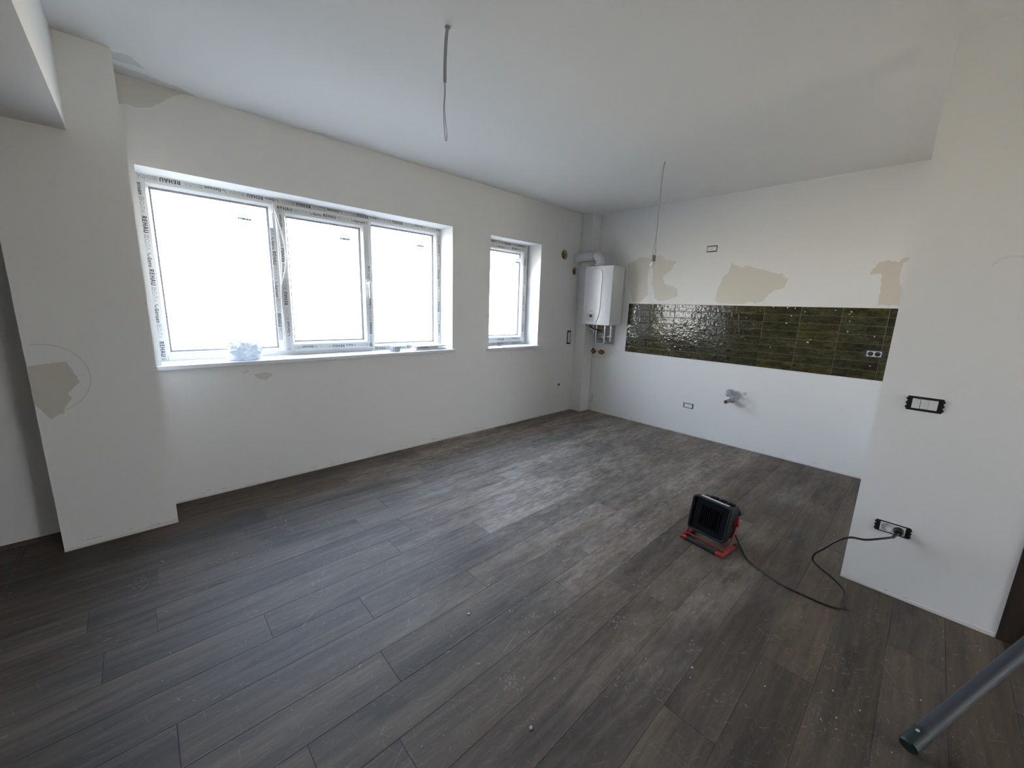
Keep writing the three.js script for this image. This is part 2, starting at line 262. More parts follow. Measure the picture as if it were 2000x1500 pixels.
{ // torn plaster lips along the foot of the walls
  const lipMat = std({ color: '#dcdad6', roughness: 0.9 });
  let n = 0;
  const lip = (len, place, label, h = 0.018) => {
    const s = new THREE.Shape(); s.moveTo(0, 0.0012); s.lineTo(len, 0.0012); let x = len;
    while (x > 0) { s.lineTo(x, Math.max(0.003, h * (0.3 + 0.9 * fbm(x * 4 + n * 7, 1, 71 + n) * (0.75 + 0.5 * rnd())))); x -= rr(0.008, 0.03); }
    s.lineTo(0, h * 0.6); s.closePath();
    const m = mesh('trim_' + (++n), new THREE.ExtrudeGeometry(s, { depth: 0.0035, bevelEnabled: false }), lipMat); place(m); structure(m, label, 'trim');
  };
  lip(4.27, (m) => m.position.set(-4.47, 0, 0), 'rough plaster lip at the foot of the window wall');
  lip(0.476, (m) => m.position.set(PX0, 0, PZ), 'rough plaster lip at the foot of the pillar', 0.026);
  lip(3.0, (m) => { m.position.set(0, 0, 0.17); m.rotation.y = -Math.PI / 2; }, 'rough plaster lip at the foot of the kitchen wall');
  lip(0.54, (m) => { m.position.set(XP, 0, Z0 + 0.003); m.rotation.y = -Math.PI / 2; }, 'rough plaster lip at the foot of the partition', 0.024);
}
structure(mesh('ground', box(-70, 70, -1.5, -1.2, -80, 80), std({ color: lin(0.18, 0.165, 0.135), roughness: 0.95 })), 'bare earthy ground outside the windows', 'ground');

structure(mesh('added_apartment_block', merge(box(-24, 18, H + 0.25, 8.5, -0.32, ZS + 0.3), box(0.3, 18, -1.2, H + 0.25, -0.32, ZS + 0.3), box(-24, XW - 0.3, -1.2, H + 0.25, -0.32, ZS + 0.3), box(XW - 0.3, 0.3, -1.2, -0.25, -0.32, ZS + 0.3)), paint), 'unseen apartment block added to shade the ground near the windows', 'building');  // unseen block, made tall and long to shade the near ground
structure(mesh('added_balcony_floor', merge(box(-18, 4, -0.4, -0.15, ZS + 0.3, ZS + 1.8), box(-18, 4, -0.15, 0.85, ZS + 1.7, ZS + 1.8)), paint), 'unseen balcony floor and parapet added to block ground bounce', 'balcony');  // unseen, added to stop bounce from the sunlit ground
structure(mesh('added_balcony_slab', box(-18, 4, 2.65, 2.85, ZS + 0.3, ZS + 3.4), paint), 'unseen slab added to keep sun out of the balcony door', 'balcony');  // unseen overhang, added so no sun enters the door below
// ------------------------------------------------------------------ windows
const film = canvasTex(2048, 128, (g, W, Hh) => {          // printed protective film, 0.8 m by 0.05 m
  g.fillStyle = '#d3d2ce'; g.fillRect(0, 0, W, Hh);
  let x = 20;
  const icons = () => { g.strokeStyle = '#8d8c8a'; g.lineWidth = 6; for (let k = 0; k < 4; k++) { if (k === 0) { g.strokeRect(x, 38, 46, 50); g.beginPath(); g.moveTo(x + 23, 38); g.lineTo(x + 23, 88); g.moveTo(x, 60); g.lineTo(x + 46, 60); g.stroke(); } else if (k === 1) { g.beginPath(); g.arc(x + 24, 64, 24, 0, 6.3); g.stroke(); } else if (k === 2) { g.beginPath(); g.moveTo(x, 88); g.lineTo(x + 18, 40); g.lineTo(x + 46, 44); g.lineTo(x + 30, 88); g.stroke(); } else { g.beginPath(); g.moveTo(x, 84); g.lineTo(x + 18, 50); g.lineTo(x + 34, 84); g.stroke(); } x += 66; } x += 24; };
  const arc = () => { g.strokeStyle = '#3a3a3c'; g.lineWidth = 9; g.beginPath(); g.arc(x + 28, 52, 28, 0.5, 3.6); g.stroke(); x += 62; };
  const word = (t, f) => { g.fillStyle = '#1d1d20'; g.font = f; g.fillText(t, x, 92); x += g.measureText(t).width + 26; };
  for (let k = 0; k < 2; k++) { word('REHAU', 'bold 84px sans-serif'); icons(); arc(); word('Geruan', 'bold 68px sans-serif'); icons(); }
});
film.wrapS = THREE.RepeatWrapping;
const filmMat = std({ map: film, roughness: 0.5 });
const glass = phy({ color: 0xffffff, transmission: 1, thickness: 0, roughness: 0, ior: 1.45 });
const spacer = std({ color: lin(0.22, 0.22, 0.24), roughness: 0.45, metalness: 0.3 });
const stickerMat = phy({ transmission: 0.4, thickness: 0, map: canvasTex(256, 192, (g) => { g.fillStyle = '#e4e4e8'; g.fillRect(0, 0, 256, 192); g.fillStyle = '#b9b9c2'; for (let k = 0; k < 4; k++) g.fillRect(18, 22 + k * 24, 150 + (k * 53) % 70, 7); g.fillStyle = '#33333c'; for (let x = 18; x < 238; x += 7) if (h2(x, 3) > 0.3) g.fillRect(x, 142, 5, 34); }), roughness: 0.95 });
const FZ0 = -0.29, FZ1 = -0.22;
function filmStrip(win, cx, cy, len, wid, vertical, z, off, flip, u = 1) {     // thin film lying on a frame member
  const g = new THREE.BoxGeometry(len, wid, 0.0006), p = g.attributes.position, uv = g.attributes.uv;
  for (let i = 0; i < p.count; i++) uv.setXY(i, off + (p.getX(i) + len / 2) / 0.8 * u, 0.5 + p.getY(i) / 0.05);
  if (flip) g.rotateZ(Math.PI); if (vertical) g.rotateZ(-Math.PI / 2);
  mesh('printed_film', g.translate(cx, cy, z + 0.0004), filmMat, win, 'printed protective film');
}
function glazing(win, x0, x1, y0, y1, z, sticker) {      // pane, spacer bar round its edge, glazing beads
  const pane = mesh('pane', new THREE.PlaneGeometry(x1 - x0 + 0.02, y1 - y0 + 0.02).translate((x0 + x1) / 2, (y0 + y1) / 2, z - 0.03), glass, win);
  const sz0 = z - 0.062, sz1 = z - 0.046, w = 0.02, o = 0.009;
  mesh('spacer_bar', merge(box(x0 - o, x0 - o + w, y0 - o, y1 + o, sz0, sz1), box(x1 + o - w, x1 + o, y0 - o, y1 + o, sz0, sz1), box(x0 - o + w, x1 + o - w, y0 - o, y0 - o + w, sz0, sz1), box(x0 - o + w, x1 + o - w, y1 + o - w, y1 + o, sz0, sz1)), spacer, win);
  const b = 0.016, bead = (a, c, n) => { // sloping bead from the frame face down to the glass
    const s = new THREE.Shape([[0, 0], [b, -0.028], [0, -0.028]].map((q) => new THREE.Vector2(...q)));
    const l = a.distanceTo(c), g = new THREE.ExtrudeGeometry(s, { depth: l, bevelEnabled: false });
    const zz = c.clone().sub(a).normalize(), xx = n, yy = new THREE.Vector3(0, 0, 1);
    g.applyMatrix4(new THREE.Matrix4().makeBasis(xx, yy, zz).setPosition(a)); mesh('glazing_bead', g, pvc, win);
  };
  const v = (x, y) => new THREE.Vector3(x, y, z), N = (x, y) => new THREE.Vector3(x, y, 0), e = b;
  const X0 = x0 - e, X1 = x1 + e, Y0 = y0 - e, Y1 = y1 + e;
  bead(v(X0, Y1), v(X0, Y0), N(1, 0)); bead(v(X1, Y0), v(X1, Y1), N(-1, 0)); bead(v(X0, Y0), v(X1, Y0), N(0, 1)); bead(v(X1, Y1), v(X0, Y1), N(0, -1));
  if (sticker) mesh('sticker', new THREE.BoxGeometry(0.09, 0.062, 0.0006).rotateZ(sticker[2] ?? 0).translate(sticker[0], sticker[1], z - 0.0285), stickerMat, pane, 'small white label sticker');
}
const bar = (x0, x1, y0, y1, z0 = FZ0, z1 = FZ1) => rbox(x0, x1, y0, y1, z0, z1, 0.004, 2);
function handle(win, x, y, z, tilt = 0) {
  const h = mesh('handle', merge(rbox(x - 0.014, x + 0.014, y - 0.035, y + 0.035, z, z + 0.01, 0.004), rod([x, y, z], [x, y, z + 0.045], 0.011), rbox(x - 0.011 + tilt, x + 0.011 + tilt, y - 0.125, y + 0.014, z + 0.036, z + 0.054, 0.007, 3)), whitePlastic, win, 'white window handle');
  return h;
}
{
  const w = structure(group('window_1'), 'wide white three-light window with printed film on its frame', 'window');
  const x0 = -4.475, x1 = -2.2, y0 = 0.94, y1 = 2.16, e = 0.016;
  for (const a of [[x0, -4.384 - e, y0, y1], [-2.268 + e, x1, y0, y1], [-4.384 - e, -2.268 + e, 2.078 + e, y1], [-4.384 - e, -2.268 + e, y0, 1.01 - e], [-3.716 + e, -3.63, 1.01 - e, 2.078 + e], [-3.01, -2.914 - e, 1.01 - e, 2.078 + e]]) mesh('frame_member', bar(...a), pvc, w);
  const S = [-3.682, -2.962, 0.988, 2.102], G = [-3.608, -3.028, 1.056, 2.028], sz = -0.19;
  for (const a of [[S[0], G[0] - e, S[2], S[3]], [G[1] + e, S[1], S[2], S[3]], [G[0] - e, G[1] + e, G[3] + e, S[3]], [G[0] - e, G[1] + e, S[2], G[2] - e]]) mesh('sash_member', bar(...a, -0.262, sz), pvc, w);
  glazing(w, -4.384, -3.716, 1.01, 2.078, FZ1, [-3.872, 1.985, -0.03]);
  glazing(w, ...G, sz, [-3.162, 1.938, 0.01]);
  glazing(w, -2.914, -2.268, 1.01, 2.078, FZ1, [-2.423, 1.975, -0.01]);
  handle(w, -2.99, 1.56, sz, 0.003);
  for (const y of [2.03, 0.99]) mesh('hinge', rod([-3.694, y, -0.19], [-3.694, y + 0.07, -0.19], 0.009), whitePlastic, w);
  filmStrip(w, -3.325, 2.127, 2.21, 0.042, false, FZ1, 0.1, true);
  filmStrip(w, -4.424, 1.525, 1.13, 0.036, true, FZ1, 0.35, false);
  filmStrip(w, -2.228, 1.54, 1.08, 0.034, true, FZ1, 0.2, true);
  filmStrip(w, -2.62, 0.972, 0.7, 0.036, false, FZ1, 0.55, false);
  filmStrip(w, -3.32, 2.074, 0.7, 0.04, false, sz, 0.6, false);
  filmStrip(w, -3.655, 1.53, 1.08, 0.042, true, sz, 0.15, true);
  filmStrip(w, -3.3, 1.013, 0.66, 0.042, false, sz, 0.7, true);
  filmStrip(w, -2.975, 1.35, 0.72, 0.024, true, sz, 0.45, true);
  filmStrip(w, -3.706, 1.5, 0.85, 0.03, true, FZ1, 0.8, false);
  mesh('loose_film', tube([[-3.69, 2.06, -0.175], [-3.67, 1.9, -0.12], [-3.655, 1.75, -0.11], [-3.66, 1.6, -0.15], [-3.678, 1.5, -0.185], [-3.686, 1.35, -0.188], [-3.688, 1.05, -0.188]], 0.004, 40, 6), whitePlastic, w, 'peeled strip of white film');
  mesh('loose_film', tube([[-3.69, 2.06, -0.178], [-3.682, 1.88, -0.15], [-3.68, 1.7, -0.14], [-3.68, 1.55, -0.165], [-3.682, 1.48, -0.186]], 0.003, 30, 6), whitePlastic, w, 'peeled strip of white film');
  mesh('window_sill', rbox(-4.47, -2.188, 0.923, 0.953, -0.215, 0.034, 0.006, 3), std({ color: lin(0.7, 0.71, 0.72), roughness: 0.35 }), w, 'white inner window sill');
}
{
  const w = structure(group('window_2'), 'narrow white single window beside the boiler corner', 'window');
  const x0 = -1.745, x1 = -0.925, y0 = 0.925, y1 = 2.15, e = 0.016, S = [-1.69, -0.98, 0.985, 2.095], G = [-1.612, -1.057, 1.05, 2.028], sz = -0.195;
  for (const a of [[x0, -1.672, y0, y1], [-0.998, x1, y0, y1], [-1.672, -0.998, 2.078, y1], [-1.672, -0.998, y0, 1.002]]) mesh('frame_member', bar(...a), pvc, w);
  for (const a of [[S[0], G[0] - e, S[2], S[3]], [G[1] + e, S[1], S[2], S[3]], [G[0] - e, G[1] + e, G[3] + e, S[3]], [G[0] - e, G[1] + e, S[2], G[2] - e]]) mesh('sash_member', bar(...a, -0.262, sz), pvc, w);
  glazing(w, ...G, sz, [-1.11, 1.945, 0]);
  handle(w, -1.64, 1.54, sz, 0.004);
  filmStrip(w, -1.35, 2.115, 0.72, 0.03, false, FZ1, 0.3, true);
  filmStrip(w, -1.33, 2.07, 0.62, 0.034, false, sz, 0.1, false);
  filmStrip(w, -1.011, 1.54, 1.05, 0.036, true, sz, 0.5, true);
  filmStrip(w, -0.96, 1.54, 1.1, 0.024, true, FZ1, 0.9, true);
  filmStrip(w, -1.35, 1.01, 0.62, 0.034, false, sz, 0.25, true);
  filmStrip(w, -1.35, 0.96, 0.7, 0.026, false, FZ1, 0.65, false);
  mesh('window_sill', rbox(-1.762, -0.92, 0.91, 0.94, -0.215, 0.034, 0.006, 3), std({ color: lin(0.7, 0.71, 0.72), roughness: 0.35 }), w, 'white inner window sill');
}

{
  const w = structure(group('window_3'), 'white glazed balcony door added in the unseen back wall for fill light', 'window');  // unseen door, added to let light in from behind
  for (const a of [[W3.x0, W3.x0 + 0.11, 0.001, W3.y1], [W3.x1 - 0.11, W3.x1, 0.001, W3.y1], [W3.x0 + 0.11, W3.x1 - 0.11, W3.y1 - 0.11, W3.y1], [W3.x0 + 0.11, W3.x1 - 0.11, 0.001, 0.13]]) mesh('frame_member', bar(...a, ZS + 0.15, ZS + 0.22), pvc, w);
  mesh('pane', new THREE.PlaneGeometry(W3.x1 - W3.x0 - 0.2, W3.y1 - 0.22).translate((W3.x0 + W3.x1) / 2, W3.y1 / 2 + 0.01, ZS + 0.185), glass, w);
}
// ------------------------------------------------------------------ glazed tiles on the kitchen wall
{
  const t = thing('tile_backsplash', 'dark olive green glossy tiled backsplash on the kitchen wall', 'backsplash', [0, 0, 0]);
  const y0 = 0.884, rowH = 0.0752, z0 = 0.674, col = 0.2995, zEnd = Z0;
  mesh('grout_bed', box(-0.0065, -0.0002, y0, y0 + 8 * rowH, z0 + 0.001, zEnd), std({ color: lin(0.17, 0.16, 0.12), roughness: 0.9 }), t);
  mesh('caulk_line', rbox(-0.007, -0.0002, y0 + 8 * rowH - 0.0005, y0 + 8 * rowH + 0.006, z0, zEnd, 0.002, 2), std({ color: lin(0.82, 0.82, 0.8), roughness: 0.6 }), t, 'white caulk line along the top');
  const wave = data(512, 512, (i, j) => { const v = 255 * (0.6 * fbm(i / 24, j / 24, 5, 2) + 0.14 * vn(i / 10, j / 10, 33) + 0.26 * fbm(i / 70, j / 70, 15, 2)); return [v, v, v]; });
  const glaze = data(512, 512, (i, j) => { const a = fbm(i / 60, j / 22, 25, 4), b = fbm(i / 14, j / 10, 45, 3), k = 0.62 + 0.7 * (a - 0.5) + 0.5 * (b - 0.5); return [57 * k + 9, 54 * k + 9, 34 * k + 7].map((v) => Math.max(0, v * 1.4)); }, true);
  const tones = [[1, 1, 1], [0.85, 0.88, 0.9], [1.15, 1.1, 0.9], [0.95, 1.0, 1.05], [0.7, 0.72, 0.75]].map((c) => phy({ color: lin(...c), map: glaze, roughness: 0.04, bumpMap: wave, bumpScale: 0.0026, ior: 1.55 }));
  for (let r = 0; r < 8; r++) for (let c = 0; c < 9; c++) {
    const a = z0 + c * col, b = Math.min(zEnd, a + col);
    if (b - a < 0.02) continue;
    const g = rbox(-0.0095, -0.0015, y0 + r * rowH + 0.0013, y0 + (r + 1) * rowH - 0.0013, a + 0.0013, b - 0.0013, 0.0022, 2);
    const ou = h2(r, c, 91), ov = h2(r, c, 92);
    uvBy(g, (x, y, z) => [ou + z / 0.55, ov + y / 0.55]);
    g.translate(-0.0004 * h2(r, c, 93), 0, 0);
    mesh('tile', g, tones[Math.floor(h2(r, c, 94) * 5)], t);
  }
  const spots = [[1.45, 2.83], [1.43, 2.82], [1.41, 2.84], [1.37, 2.83], [1.28, 2.83], [1.46, 2.72], [1.48, 2.24], [1.475, 2.36], [1.47, 2.42], [1.44, 2.5], [1.4, 2.4], [1.33, 2.37], [1.19, 2.58], [1.165, 2.56], [1.16, 2.565], [1.25, 3.01], [1.0, 3.02], [1.09, 2.27], [1.3, 1.7], [1.18, 1.72], [1.46, 1.7]];
  const g = merge(spots.map(([y, z], i) => new THREE.SphereGeometry(1, 8, 5).scale(0.0012, rr(0.003, i === 13 ? 0.014 : 0.007), rr(0.003, 0.008)).translate(-0.0105, y, z)));
  const sp = mesh('paint_spots', g, std({ color: lin(0.6, 0.6, 0.57), roughness: 0.7 }), t, 'white paint splashes'); sp.userData.kind = 'stuff';
}

// ------------------------------------------------------------------ sockets and switch
const disc = (x, y, z, r, d = 0.002, k = 24) => new THREE.CylinderGeometry(r, r, d, k).rotateX(Math.PI / 2).translate(x, y, z);
function socketFace(parent, cx, cy, z) {
  const f = mesh('socket_face', merge(extr((() => { const s = rrect(0.0445, 0.0445, 0.003, cx, cy); const p = new THREE.Path(); p.absarc(cx, cy, 0.0195, 0, 6.2832, true); s.holes.push(p); return s; })(), 0.005, 0.0008).translate(0, 0, z), disc(cx, cy, z - 0.012, 0.0197)), whitePlastic, parent);
  for (const s of [-1, 1]) {
    mesh('dark_pin_disc', disc(cx + s * 0.0095, cy, z - 0.0105, 0.0028, 0.0015, 10), blackPlastic, f);  // black discs paint the shade inside the pin holes
    mesh('earth_clip', box(cx - 0.003, cx + 0.003, cy + s * 0.017 - 0.002, cy + s * 0.017 + 0.002, z - 0.01, z + 0.001), brass, f);
  }
}
function wallPlate(name, label, category, pos, ry, o) {          // local: x along the wall, y up, z out of the wall
  const t = thing(name, label, category, pos, ry, o.group), { w, h } = o;
  const mw = o.mw ?? 0.0455, iw = o.mods * mw + 0.002, ih = 0.0458;
  if (o.rim) { const s = new THREE.Shape(); const pts = []; for (let k = 0; k < 60; k++) { const u = k / 60 * 4, e = Math.floor(u), f = u - e, W = w / 2 + 0.006, Hh = h / 2 + 0.005, j = () => rr(-0.002, 0.002); pts.push(new THREE.Vector2(...[[-W + 2 * W * f, -Hh + j()], [W + j(), -Hh + 2 * Hh * f], [W - 2 * W * f, Hh + j()], [-W + j(), Hh - 2 * Hh * f]][e])); } s.setFromPoints(pts); mesh('plaster_rim', new THREE.ExtrudeGeometry(s, { depth: 0.0012, bevelEnabled: false }).translate(0, 0, 0.0002), std({ color: lin(0.85, 0.85, 0.84), roughness: 0.9 }), t, 'ragged white plaster edge'); }
  if (o.frame !== false) { const s = rrect(w, h, 0.003); s.holes.push(hole(iw, ih, 0.001)); const g = [extr(s, 0.004, 0.0006)]; if (o.lugs) for (const sx of [-1, 1]) for (let k = -1; k <= 1; k++) g.push(box(sx * w / 2 - 0.004, sx * w / 2 + 0.004, k * h * 0.3 - 0.005, k * h * 0.3 + 0.005, 0.001, 0.006)); mesh('mounting_frame', merge(g), o.frameMat ?? blackPlastic, t, 'black mounting frame without cover'); }
  mesh('insert', merge(extr((() => { const s = rrect(iw, ih, 0.002); for (let k = 0; k < o.mods; k++) if (o.kinds[k] === 's') s.holes.push(hole(0.043, 0.043, 0.002, (k - (o.mods - 1) / 2) * mw, 0)); return s; })(), 0.006, 0.0006)), whitePlastic, t);
  for (let k = 0; k < o.mods; k++) {
    const cx = (k - (o.mods - 1) / 2) * mw;
    if (o.kinds[k] === 's') socketFace(t, cx, 0, 0.003);
    else if (o.kinds[k] === 'b') mesh('blank_cover', rbox(cx - 0.0215, cx + 0.0215, -0.0215, 0.0215, 0.004, 0.0085, 0.0015), whitePlastic, t);
    else mesh('rocker', merge(rbox(cx - mw / 2 + 0.0006, cx + mw / 2 - 0.0006, -0.0225, 0.0225, 0.004, 0.01, 0.0015).rotateX(o.kinds[k] === 'u' ? 0.05 : -0.05)), whitePlastic, t);
  }
  return t;
}
const E = -Math.PI / 2;                                       // faces away from the kitchen wall
wallPlate('wall_socket', 'black framed socket high on the wall above the tiles', 'socket', [0, 2.07, 1.595], E, { w: 0.104, h: 0.064, mods: 2, kinds: 'bs' });
wallPlate('wall_socket', 'black framed socket low on the white wall below the tiles', 'socket', [0, 0.344, 1.549], E, { w: 0.114, h: 0.057, mods: 2, kinds: 'sb' });
wallPlate('wall_socket', 'white double socket set in green tiles beside the boiler', 'socket', [-0.01, 1.096, 0.77], E, { w: 0.1, h: 0.052, mods: 2, kinds: 'ss', frame: false });
wallPlate('wall_socket', 'white double socket in green tiles beside the partition', 'socket', [-0.01, 1.106, 3.03], E, { w: 0.128, h: 0.062, mods: 2, kinds: 'ss', frameMat: std({ color: lin(0.03, 0.035, 0.06), roughness: 0.5 }) });
{ const t = wallPlate('wall_socket', 'upright black framed wall plate on the window wall', 'socket', [-0.325, 1.02, 0], 0, { w: 0.18, h: 0.075, mods: 3, kinds: 'bbb' }); t.rotation.z = Math.PI / 2; }
wallPlate('wall_socket', 'white double socket on the partition with a black plug in it', 'socket', [XP, 0.358, 3.362], E, { w: 0.128, h: 0.058, mods: 2, kinds: 'ss', rim: true, lugs: true });
wallPlate('light_switch', 'white rocker light switch with black frame on the partition', 'switch', [XP, 1.007, 3.369], E, { w: 0.12, h: 0.068, mods: 3, mw: 0.0275, kinds: 'udd', rim: true, lugs: true });

// ------------------------------------------------------------------ boiler with its flue and valves
{
  const t = thing('gas_boiler', 'white wall-hung gas boiler in the kitchen corner', 'boiler', [0, 0, 0]);
  const zA = 0.18, zB = 0.578, yA = 1.212, yB = 1.932, xF = -0.3;
  const white = std({ color: lin(0.74, 0.75, 0.75), roughness: 0.3 }), gloss = phy({ color: lin(0.76, 0.77, 0.78), roughness: 0.3, clearcoat: 0.5, clearcoatRoughness: 0.12 });
  const plan = (pts, y0, y1, b = 0.003) => { const s = new THREE.Shape(pts.map((a) => new THREE.Vector2(...a))); return extr(s, y1 - y0, b).rotateX(Math.PI / 2).translate(0, y1, 0); };   // shape x = world x, shape y = world z
  mesh('casing', plan([[-0.012, zA], [-0.24, zA], [-0.24, zB], [-0.012, zB]], yA, yB), white, t);
  const curve = []; for (let k = 0; k <= 10; k++) { const t = k / 10; curve.push([-0.3 + 0.013 * t + 0.018 * t * t, 0.455 + (zB - 0.455) * t]); }
  const left = []; for (let k = 0; k <= 6; k++) { const a = k / 6 * Math.PI / 2; left.push([-0.28 - 0.02 * Math.sin(a), zA + 0.02 - 0.02 * Math.cos(a)]); }
  mesh('front_cover', plan([[-0.2405, zA], ...left, ...curve, [-0.2405, zB]], yA - 0.004, yB - 0.002), gloss, t, 'glossy white front cover');
  { // raised centre field with a curving edge
    const s = new THREE.Shape(); s.moveTo(0.262, 1.83); s.lineTo(0.3, 1.892); s.lineTo(0.4, 1.894); s.bezierCurveTo(0.445, 1.89, 0.452, 1.85, 0.452, 1.8); s.lineTo(0.45, 1.42); s.bezierCurveTo(0.447, 1.33, 0.425, 1.25, 0.385, 1.216); s.lineTo(0.255, 1.216); s.closePath();
    const f = mesh('raised_field', extr(s, 0.01, 0.004).rotateY(-Math.PI / 2).translate(-0.2985, 0, 0), gloss, t);
    mesh('control_panel', extr(rrect(0.105, 0.1, 0.006, 0.32, 1.3), 0.004, 0.001).rotateY(-Math.PI / 2).translate(-0.3078, 0, 0), std({ color: lin(0.55, 0.57, 0.58), roughness: 0.4 }), f);
    mesh('display', extr(rrect(0.04, 0.032, 0.003, 0.325, 1.317), 0.002, 0.0005).rotateY(-Math.PI / 2).translate(-0.3115, 0, 0), std({ color: lin(0.02, 0.022, 0.025), roughness: 0.2 }), f, 'dark display');
    mesh('button', merge([0.295, 0.32, 0.345].map((z) => disc(z, 1.272, 0, 0.006, 0.003, 16))).rotateY(-Math.PI / 2).translate(-0.312, 0, 0), whitePlastic, f);
    mesh('name_mark', merge([0, 1, 2, 3, 4, 5, 6].map((k) => box(-0.3088, -0.308, 1.374, 1.381, 0.3 + k * 0.0075, 0.3055 + k * 0.0075))), std({ color: lin(0.15, 0.15, 0.16), roughness: 0.5 }), f);
    mesh('grip_groove', box(-0.3095, -0.308, 1.25, 1.8, 0.262, 0.27), std({ color: lin(0.8, 0.81, 0.82), roughness: 0.15 }), f);
  }
  mesh('mounting_plate', box(-0.012, -0.0005, 0.955, 1.25, 0.19, 0.5), std({ color: lin(0.42, 0.42, 0.42), roughness: 0.6 }), t, 'connection plate below the boiler with its shade painted grey');  // pale plate coloured grey to paint in the shade under the boiler
  const zs = [0.235, 0.3, 0.37, 0.43, 0.5];
  zs.forEach((z, i) => {
    const x = -0.1 - (i % 2) * 0.03, yb = [1.08, 1.0, 1.02, 0.99, 1.0][i];
    const p = mesh('pipe', merge(rod([x, yA + 0.002, z], [x, yb, z], 0.009), rod([x, yA - 0.02, z], [x, yA - 0.05, z], 0.016, 0.016, 6), rod([x, yb + 0.035, z], [x, yb, z], 0.015, 0.015, 6), rod([x, yb + 0.012, z], [-0.003, yb + 0.012, z], 0.009)), i === 2 ? brass : chrome, t, 'connection pipe');
    if (i !== 1) mesh('valve_lever', merge(rod([x, yb + 0.06, z], [x - 0.03, yb + 0.06, z], 0.012), rbox(x - 0.036, x - 0.026, yb + 0.052, yb + 0.068, z - 0.035, z + 0.035, 0.004)), whitePlastic, p);
  });
  mesh('hose', tube([[-0.12, 1.0, 0.3], [-0.14, 0.965, 0.32], [-0.13, 0.955, 0.37], [-0.11, 0.975, 0.41], [-0.1, 1.02, 0.43]], 0.008, 30), whitePlastic, t, 'pale flexible hose');
  mesh('cable', tube([[-0.2, 1.214, 0.25], [-0.2, 1.18, 0.252], [-0.19, 1.155, 0.28], [-0.16, 1.14, 0.31], [-0.08, 1.13, 0.32], [-0.012, 1.12, 0.33]], 0.007, 30), blackPlastic, t, 'black cable');
  const f = thing('flue_pipe', 'white flue pipe from the boiler top to the window wall', 'pipe', [0, 0, 0]);
  const fm = std({ color: lin(0.6, 0.61, 0.62), roughness: 0.42 }), X = -0.258, Y = 2.052, Z = 0.375, R = 0.054;
  mesh('pipe', rod([X, Y, 0.001], [X, Y, Z - 0.075], R, R, 32), fm, f);
  const el = []; for (let k = 0; k <= 12; k++) { const a = k / 12 * Math.PI / 2; el.push([X, Y - 0.062 + 0.062 * Math.cos(a), Z - 0.062 + 0.062 * Math.sin(a)]); }
  mesh('elbow', new THREE.TubeGeometry(new THREE.CatmullRomCurve3([[X, Y, Z - 0.08], ...el, [X, 1.94, Z]].map(V)), 40, R + 0.004, 28), fm, f);
  mesh('collar', new THREE.TorusGeometry(R + 0.006, 0.007, 10, 32).translate(X, Y, Z - 0.08), fm, f);
  mesh('collar', merge(lathe([[R + 0.002, 0], [R + 0.014, 0], [R + 0.016, 0.008], [R + 0.014, 0.022], [R + 0.002, 0.022]]).translate(X, 1.933, Z)), fm, f);
  mesh('wall_ring', lathe([[R + 0.0005, 0], [R + 0.02, 0], [R + 0.02, 0.004], [R + 0.006, 0.012], [R + 0.0005, 0.012]]).rotateX(Math.PI / 2).translate(X, Y, 0.0005), fm, f);
  for (const [z, w, lab] of [[0.11, 0.034, 'larger brass pipe stub in a broken hole below the boiler'], [0.315, 0.028, 'smaller brass pipe stub in a broken hole below the boiler']]) {
    const b = thing('pipe_stub', lab, 'pipe stub', [0, 0.835, z + (z < 0.2 ? 0.06 : 0)], E);
    const s = new THREE.Shape(); for (let k = 0; k < 22; k++) { const a = k / 22 * 6.283, q = w * rr(1.15, 1.7); k ? s.lineTo(q * 1.3 * Math.cos(a), q * 0.75 * Math.sin(a)) : s.moveTo(q * 1.3, 0); }
    mesh('broken_plaster', new THREE.ExtrudeGeometry(s, { depth: 0.002, bevelEnabled: false }), std({ color: lin(0.12, 0.07, 0.035), roughness: 0.95 }), b, 'brown broken plaster');
    mesh('fitting', merge(rod([-w * 0.5, 0.004, 0], [-w * 0.5, 0.004, 0.035], w * 0.5, w * 0.5, 8), rod([w * 0.6, 0.0, 0], [w * 0.6, 0.0, 0.028], w * 0.42, w * 0.42, 6), rod([-w, 0.015, 0.018], [w, 0.004, 0.018], w * 0.25)), brass, b);
  }
}
